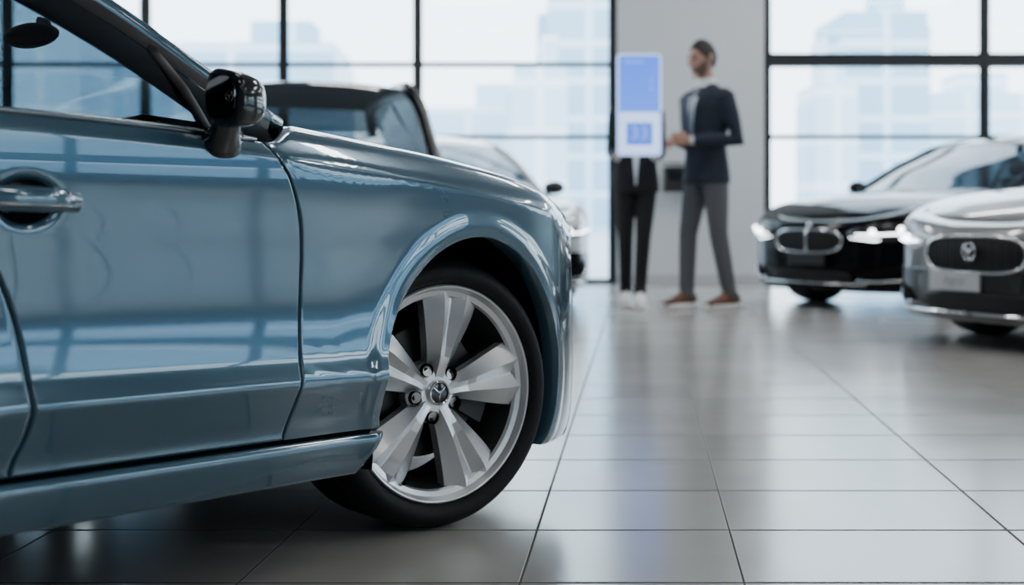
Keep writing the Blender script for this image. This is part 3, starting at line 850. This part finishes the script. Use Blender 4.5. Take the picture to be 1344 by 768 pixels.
greenhouse(blue, root, M_BLUE, M_GLASS, pr=.018, fr=(.040, .047), fmat=M_SATB)
c = MB(); c.tube([(-.50+.20*(1-(y/.74)**2), y, .900) for y in [(-.74+1.48*i/20) for i in range(21)]], [(.016, .03)]*21, 8); c.out('wiper_cowl', [M_BLK], root)
rm = MB(); c0 = Vector((-.78, -.36, 1.095))
rm.ell(c0, (.025, .085, .026), 20, 12); rm.tube([c0, c0+Vector((.04, 0, .03)), c0+Vector((.05, .04, .04))], .008, 8); rm.out('rear_view_mirror', [M_BLK], root)
for x in (0, -P['wb']):
    for sg in (1, -1):
        wheel(root, x+.022, sg, .80, .315, steer=math.radians(-17) if x == 0 else 0)

# ================================================================ BACKGROUND CARS
def place(u, Y): return ((u-672)/F_PX*Y, Y, 0)
def hd(deg):
    a = math.radians(deg); return math.atan2(-math.cos(a), -math.sin(a)), Vector((-math.sin(a), -math.cos(a), 0))
def at_nose(u, Y, deg, nose=.82):
    ang, h = hd(deg); p = Vector(place(u, Y))-h*nose
    return p, ang
p, a = at_nose(1060, 10.5, 58)
bgcar('car', 'gloss black saloon with chrome-ringed divided grille and lit headlights', p, a, M_BLACKP, front='twin', R=.33, hl=1, glass=glass_mat('black_car_glass', (.40, .45, .47), .08))
p, a = at_nose(1278, 7.35, 65)
cs, rs_, pc = bgcar('car', 'silver grey car with slatted grille, round emblem and number plate', p, a, M_SILVERP, lower=M_DGREYP, front='oval', R=.33)
tx = bpy.data.curves.new('plate_lettering', 'FONT'); tx.body = 'Agrci'; tx.size = .07; tx.align_x = 'CENTER'; tx.align_y = 'CENTER'; tx.extrude = .001
to_ = bpy.data.objects.new('tmp', tx); COL.objects.link(to_); bpy.context.view_layer.update()
tm = bpy.data.meshes.new_from_object(to_); bpy.data.objects.remove(to_)
to = bpy.data.objects.new('plate_lettering', tm); COL.objects.link(to); tm.materials.clear(); tm.materials.append(pmat('plate_ink', (.3, .32, .34), .5))
to.parent = rs_; to.location = pc+Vector((.0075, 0, 0)); to.rotation_euler = (pi/2, 0, pi/2)
p, a = at_nose(652, 10.4, -17)
bgcar('car', 'white car with black lower bumper beside the glass wall', p, a, M_WHITEP, lower=M_GBLK, R=.33, wb=2.3, xr0=-2.6, Ar=.35, deck=-2.7, xrr=-2.1,
      rail=[(-2.75, 1.05), (-2.4, 1.30), (-2.1, 1.38), (-1.75, 1.41), (-1.35, 1.36), (-1.15, 1.28), (-.9, 1.14), (-.68, 1.0), (-.50, .905)])
suvrail = [(-2.36, 1.15), (-2.28, 1.42), (-2.1, 1.54), (-1.5, 1.58), (-.86, 1.57), (-.74, 1.53), (-.60, 1.27), (-.48, 1.05), (-.36, .900)]
bgcar('car', 'dark grey hatchback with tall windshield behind the blue car', (-.90, 7.34, 0), hd(-17)[0], M_DGREYP, R=.33, wb=2.0, xr0=-2.15, Ar=.25, A=.42, deck=-2.30, xrr=-2.1, xrf=-.78, cowl=-.38, rail=suvrail, pr=.052, scale=.94, dx=.14, glass=M_GLASSS,
      yr=[(.88, .69), (1.1, .66), (1.3, .63), (1.46, .60), (1.58, .54)])

# ================================================================ PEOPLE
def remesh(o, vs=.007, sm=3):
    m = o.modifiers.new('r', 'REMESH'); m.mode = 'VOXEL'; m.voxel_size = vs; m.use_smooth_shade = True
    s_ = o.modifiers.new('s', 'SMOOTH'); s_.factor = .5; s_.iterations = sm
    return o
M_SKIN = pmat('skin', (.46, .27, .20), .5, var=.04)
M_HAIR = pmat('hair', (.015, .011, .008), .6, bump=.3)
M_BEARD = pmat('stubble', (.17, .10, .075), .7)
M_WHITE = pmat('white_cloth', (.80, .82, .83), .7)
M_NAVY = pmat('navy_cloth', (.012, .019, .036), .8)
M_TIE = pmat('tie', (.24, .29, .36), .6)
M_GREY = pmat('grey_cloth', (.10, .108, .12), .85)
M_BTR = pmat('black_cloth', (.008, .008, .010), .85)
M_BROWN = pmat('brown_leather', (.11, .045, .018), .45)
M_SOLE = pmat('white_sole', (.85, .85, .84), .5)
def hand(mb, w, d, up, side, sc=1.):
    d = d.normalized(); side = (side-d*side.dot(d)).normalized(); up = up.normalized()
    mb.tube([w-d*.01, w+d*.03, w+d*.07, w+d*.092], [(.017, .024), (.015, .036), (.014, .040), (.011, .037)], 12, side)
    for k, (l, off) in enumerate(((.070, .028), (.080, .010), (.074, -.009), (.058, -.027))):
        b = w+d*.086+side*off
        mb.tube([b-d*.02, b, b+d*l*.42-up*.008, b+d*l*.72-up*.024, b+d*l*.86-up*.042], [.0095, .0095, .0088, .008, .0065], 8, side)
    b = w+d*.02+side*.026
    mb.tube([b-side*.012, b+side*.016+d*.018, b+side*.030+d*.045-up*.006, b+side*.030+d*.070-up*.014], [.013, .0115, .010, .008], 8, up)
def person(name, label, loc, rot, sc, jacket, trouser, shoe, arms, hair=True, bibw=.045, bibz=1.12, feet=((.02, .10, 0), (-.03, -.10, 0)), tie=True, headyaw=0, pitch=0, slim=1., beard=False):
    R_ = empty(name, loc, rot, label, 'person', sc)
    if slim != 1: R_.scale = (sc*.94, sc*slim, sc)
    B = MB()
    B.tube([(0, 0, .86), (0, 0, .97), (.005, 0, 1.10), (.005, 0, 1.25), (0, 0, 1.38), (-.005, 0, 1.45), (-.005, 0, 1.49)],
           [(.085, .14), (.10, .155), (.09, .135), (.10, .155), (.10, .17), (.08, .15), (.05, .07)], 20)
    B.tube([(-.012, 0, 1.45), (-.002, 0, 1.52), (.004, 0, 1.60)], [(.055, .058), (.050, .052), (.052, .052)], 16)
    ry = Matrix.Rotation(headyaw, 3, 'Z') @ Matrix.Rotation(pitch, 3, 'Y')
    def hp(x, y, z): 
        v = ry @ Vector((x, y, z-1.60)); return v+Vector((.008, 0, 1.60))
    def hf(p, d):
        p = p.copy()
        if d.z < 0:
            k = -d.z; p.y *= 1-.28*k*k; p.x += .012*k
            if d.x < 0: p.x *= 1-.25*k
        if d.x > .2: p.x -= .006*(1-abs(d.z))
        return ry @ p
    B.ell(hp(.012, 0, 1.685), (.098, .077, .118), 32, 24, 0, hf)
    B.tube([hp(.095, 0, 1.705), hp(.110, 0, 1.69), hp(.124, 0, 1.668), hp(.105, 0, 1.658)], [.010, .012, .015, .012], 10)
    B.tube([hp(.080, 0, 1.60), hp(.092, 0, 1.585), hp(.078, 0, 1.575)], [(.012, .02), (.016, .024), (.014, .02)], 10)
    B.tube([hp(.088, -.022, 1.635), hp(.107, 0, 1.636), hp(.088, .022, 1.635)], [.006, .009, .006], 8, (0, 0, 1))
    B.tube([hp(.082, -.040, 1.722), hp(.098, 0, 1.722), hp(.082, .040, 1.722)], [.010, .012, .010], 8, (0, 0, 1))
    for sg in (1, -1): 
        B.tube([hp(.002, sg*.074, 1.66), hp(-.004, sg*.086, 1.69), hp(-.006, sg*.082, 1.715)], [(.008, .006), (.018, .007), (.012, .005)], 10)
    J = MB()
    J.tube([(0, 0, .850), (0, 0, .93), (.002, 0, 1.02), (.005, 0, 1.12), (.008, 0, 1.24), (.004, 0, 1.36), (-.004, 0, 1.43), (-.010, 0, 1.475), (-.012, 0, 1.51), (-.012, 0, 1.525)],
           [(.134, .190), (.128, .184), (.117, .170), (.110, .160), (.124, .180), (.128, .198), (.112, .198), (.084, .154), (.058, .080), (.052, .062)], 28)
    for sg, A in zip((1, -1), arms):
        sh, el, wr, hdir, up, side = [Vector(x) for x in A]
        B.tube([sh, sh.lerp(el, .5), el, el.lerp(wr, .4), wr], [.045, .040, .034, .034, .023], 12)
        hand(B, wr, hdir, up, side)
        J.tube([sh+Vector((0, -sg*.03, .02)), sh, sh.lerp(el, .5), el, el.lerp(wr, .5), wr.lerp(el, .06)], [.052, .066, .060, .054, .047, .038], 14)
        c = MB(); c.tube([wr.lerp(el, .09), wr+hdir.normalized()*.006], .030, 14); c.out('shirt_cuff', [M_WHITE], R_)
    T = MB()
    T.tube([(0, 0, 1.0), (0, 0, .94), (0, 0, .88), (0, 0, .84)], [(.105, .155), (.112, .165), (.11, .165), (.09, .14)], 24)
    for sg, f in zip((1, -1), feet):
        fx, fy, fz = f; hpv = Vector((0, sg*.085, .90)); an = Vector((fx-.02, fy, .09+fz)); kn = hpv.lerp(an, .5)+Vector((.035, 0, .01))
        T.tube([hpv, hpv.lerp(kn, .4), kn, kn.lerp(an, .45), an.lerp(kn, .1), an+Vector((0, 0, -.02))], [(.098, .088), (.085, .080), (.064, .062), (.060, .056), (.052, .050), (.054, .052)], 18)
        B.tube([hpv, kn, an], [.075, .05, .035], 12); B.tube([an, an+Vector((.01, 0, -.035)), an+Vector((.09, 0, -.055))], [.030, .024, .014], 10)
        s_ = MB()
        s_.tube([(fx-.090, fy, .055+fz), (fx-.062, fy, .070+fz), (fx+.0, fy, .072+fz), (fx+.06, fy, .056+fz), (fx+.13, fy, .044+fz), (fx+.185, fy, .034+fz)],
                [(.034, .030), (.052, .042), (.056, .046), (.044, .050), (.030, .050), (.016, .032)], 16)
        s_.out('shoe', [shoe], R_)
        so = MB(); n = 28; V = []
        for z in (0.0, .036):
            for i in range(n):
                t = 2*pi*i/n; x = fx+.045+.156*math.cos(t); y = fy+.056*math.sin(t)*(1 if math.cos(t) > -.2 else .9); V.append((x, y, z+fz))
        so.add(V, [tuple(range(n))[::-1], tuple(range(n, 2*n))]+[(i, (i+1) % n, n+(i+1) % n, n+i) for i in range(n)])
        so.out('sole', [M_SOLE], R_)
    remesh(B.out('body', [M_SKIN], R_), .006, 2)
    remesh(J.out('jacket', [jacket], R_), .010, 4)
    remesh(T.out('trousers', [trouser], R_), .010, 3)
    def front(z):
        a = lin([(.86, .134), (1.02, .119), (1.12, .115), (1.24, .132), (1.36, .132), (1.43, .108), (1.475, .074), (1.51, .045), (1.54, .04)], z)
        bb = lin([(.86, .178), (1.12, .160), (1.24, .180), (1.36, .194), (1.43, .190), (1.475, .150), (1.51, .08), (1.54, .062)], z); return a, bb
    def strip(name, mat_, wl, wr_, off, z0, z1, n=20):
        V = []
        for i in range(n+1):
            z = z0+(z1-z0)*i/n; a, bb = front(z)
            for j in range(7):
                y = wl(i/n)+(wr_(i/n)-wl(i/n))*j/6; x = a*math.sqrt(max(.02, 1-(y/bb)**2))+off; V.append((x, y, z))
        return mk(name, V, [(i*7+j, (i+1)*7+j, (i+1)*7+j+1, i*7+j+1) for i in range(n) for j in range(6)], mat_, R_)
    strip('shirt', M_WHITE, lambda t: -.008-bibw*t, lambda t: .008+bibw*t, .004, bibz, 1.515)
    for sg in (1, -1):
        o = strip('lapel', jacket, lambda t: sg*(.006+bibw*t), lambda t: sg*(.020+(bibw+.035)*min(t*1.1, 1)), .009, bibz, 1.48)
    if tie: strip('tie', M_TIE, lambda t: -.022+.010*t, lambda t: .022-.010*t, .009, bibz+.02, 1.505)
    c = MB(); c.tube([(-.012, 0, 1.495), (-.002, 0, 1.560)], [(.064, .068), (.058, .062)], 20); c.out('shirt_collar', [M_WHITE], R_)
    V = []; F = []; nu, nv = 36, 16
    def hfn(th, k):
        low = lin([(0, .62), (.7, .50), (1.2, .10), (1.6, -.15), (2.2, -.45), (pi, -.52)], abs(math.atan2(math.sin(th), math.cos(th))))
        ph = pi/2-(pi/2-math.asin(low))*k
        dd = Vector((math.cos(ph)*math.cos(th), math.cos(ph)*math.sin(th), math.sin(ph)))
        p = Vector((dd.x*.106, dd.y*.084, dd.z*.136)); p = hf(p, dd)
        return p+hp(.005, 0, 1.690)
    for j in range(nv+1):
        for i in range(nu): V.append(hfn(2*pi*i/nu, j/nv))
    F = [(j*nu+i, j*nu+(i+1) % nu, (j+1)*nu+(i+1) % nu, (j+1)*nu+i) for j in range(nv) for i in range(nu)]
    o = mk('hair', V, F, M_HAIR, R_); sm = o.modifiers.new('s', 'SOLIDIFY'); sm.thickness = .012
    if beard:
        V = []; nu = 30
        for j in range(9):
            for i in range(nu+1):
                th = -1.45+2.9*i/nu; hi = lin([(0, -.50), (.35, -.42), (.7, -.30), (1.45, .02)], abs(th)); ph = math.asin(hi)*(1-j/8)+(-1.25)*(j/8)
                dd = Vector((math.cos(ph)*math.cos(th), math.cos(ph)*math.sin(th), math.sin(ph)))
                p = hf(Vector((dd.x*.1005, dd.y*.0795, dd.z*.121)), dd); V.append(p+hp(.012, 0, 1.685))
        mk('beard', V, [(j*(nu+1)+i, j*(nu+1)+i+1, (j+1)*(nu+1)+i+1, (j+1)*(nu+1)+i) for j in range(8) for i in range(nu)], M_BEARD, R_)
    for sg in (1, -1):
        e = MB(); e.ell(hp(.094, sg*.032, 1.700), (.008, .013, .008), 12, 8); e.out('eye', [M_VBLK], R_)
        e = MB(); e.tube([hp(.100, sg*.016, 1.722), hp(.100, sg*.034, 1.728), hp(.088, sg*.052, 1.722)], .005, 6, (0, 0, 1)); e.out('eyebrow', [M_HAIR], R_)
    return R_
armsM = (((0, .182, 1.425), (-.06, .245, 1.13), (.20, .065, 1.13), (.9, -.45, .05), (0, .5, .8), (.2, 0, 1)),
         ((0, -.182, 1.425), (-.06, -.245, 1.13), (.20, -.065, 1.13), (.9, .45, .05), (0, -.5, .8), (.2, 0, 1)))
person('person', 'man in navy blazer and grey trousers standing, hands together', (1.50, 10.58, 0), math.radians(180+34), 1.14, M_NAVY, M_GREY, M_BROWN, armsM, feet=((-.09, .11, 0), (.11, -.10, 0)), beard=True, headyaw=math.radians(-8), pitch=math.radians(10))
armsD = (((0, .165, 1.425), (-.02, .19, 1.14), (.215, .150, 1.095), (.3, -.3, .9), (-.2, .9, .3), (.9, 0, 0)),
         ((0, -.165, 1.425), (-.02, -.19, 1.14), (.215, -.150, 1.095), (.3, .3, .9), (-.2, -.9, .3), (.9, 0, 0)))
person('person', 'person in dark jacket and black trousers holding the display', (.975, 10.77, 0), math.radians(-96), 1.06, M_BTR, M_BTR, M_SOLE, armsD, bibw=.05, bibz=.90, tie=False,
       feet=((.12, .03, 0), (-.09, -.085, 0)), slim=.92)

# ================================================================ DISPLAY
ds = empty('display', (.963, 10.38, 1.17), 0, 'tall white-framed display with blue interface held upright', 'display')
def rrect(w, h, r, y0, y1, cx=0, cz=0, n=6):
    V = []
    for y in (y0, y1):
        for (sx, sz, a0) in ((1, 1, 0), (-1, 1, 90), (-1, -1, 180), (1, -1, 270)):
            for k in range(n+1):
                a = math.radians(a0+90*k/n); V.append((cx+sx*(w/2-r)+r*math.cos(a), y, cz+sz*(h/2-r)+r*math.sin(a)))
    m = len(V)//2
    return V, [tuple(range(m)), tuple(range(m, 2*m))[::-1]]+[(i, (i+1) % m, m+(i+1) % m, m+i) for i in range(m)]
def rr(name, w, h, r, y0, y1, cx, cz, mat_, par=ds):
    V, F = rrect(w, h, r, y0, y1, cx, cz); return mk(name, V, F, mat_, par, smooth=False)
zc_ = .386
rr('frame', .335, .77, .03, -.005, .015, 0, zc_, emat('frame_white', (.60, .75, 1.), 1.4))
rr('screen', .312, .747, .02, -.008, -.004, 0, zc_, emat('screen_blue', (.075, .20, .78), 2.1, (.035, .12, .62)))
rr('screen_card', .300, .31, .02, -.010, -.007, 0, zc_-.212, emat('screen_card', (.48, .66, 1.), 1.7))
rr('screen_tile', .20, .17, .012, -.013, -.009, 0, zc_-.220, emat('screen_tile', (.05, .15, .66), 1.7))
M_MK = emat('marks', (.22, .36, .85), 1.5)
tx = bpy.data.curves.new('t', 'FONT'); tx.body = '33'; tx.size = .14; tx.align_x = 'CENTER'; tx.align_y = 'CENTER'; tx.extrude = .001
to_ = bpy.data.objects.new('tmp', tx); COL.objects.link(to_); bpy.context.view_layer.update()
tm = bpy.data.meshes.new_from_object(to_); bpy.data.objects.remove(to_)
to = bpy.data.objects.new('screen_numerals', tm); COL.objects.link(to); tm.materials.clear(); tm.materials.append(M_MK)
to.parent = ds; to.location = (0, -.0145, zc_-.220); to.rotation_euler = (pi/2, 0, 0)
for k, w in enumerate((.05, .03, .045)):
    g = MB(); g.box((.09, -.010, zc_+.20-.04*k), (w*.6, .004, .010)); g.out('screen_line', [M_MK], ds, smooth=False)
g = MB(); g.box((-.04, -.010, zc_+.325), (.15, .004, .010)); g.out('screen_line', [M_MK], ds, smooth=False)
wc = empty('wall_terminal', (1.72, 14.15, 0), 0, 'black box-shaped terminal with shelf fixed to the white pillar', 'terminal')
b = MB(); b.box((0, -.11, 1.08), (.34, .22, .26)); bevel(b.out('housing', [M_BLK], wc, smooth=False), .015)
b = MB(); b.box((0, -.225, 1.12), (.26, .01, .10)); b.out('panel', [M_GBLK], wc, smooth=False)
b = MB(); b.box((0, -.13, 1.24), (.40, .30, .02)); b.out('shelf', [M_DCHR], wc, smooth=False)

# ================================================================ WORLD / CAMERA
w = bpy.data.worlds.new('world'); bpy.context.scene.world = w; w.use_nodes = True
N = w.node_tree.nodes; L = w.node_tree.links; bg = N['Background']
tc = N.new('ShaderNodeTexCoord'); sp = N.new('ShaderNodeSeparateXYZ'); L.new(tc.outputs['Generated'], sp.inputs[0])
r = N.new('ShaderNodeValToRGB'); L.new(sp.outputs[2], r.inputs[0])
r.color_ramp.elements[0].color = (.78, .93, 1., 1); r.color_ramp.elements[1].color = (.60, .78, 1., 1); r.color_ramp.elements[1].position = .8
L.new(r.outputs[0], bg.inputs[0]); bg.inputs[1].default_value = 6.6
cam = bpy.data.cameras.new('camera'); co = bpy.data.objects.new('camera', cam); COL.objects.link(co)
co.location = (0, 0, H); co.rotation_euler = (pi/2, 0, 0)
cam.sensor_width = 36; cam.lens = 36*F_PX/1344; cam.shift_y = -(384-280)/1344
cam.dof.use_dof = True; cam.dof.focus_distance = 2.95; cam.dof.aperture_fstop = 2.5
cam.clip_start = .05
bpy.context.scene.camera = co
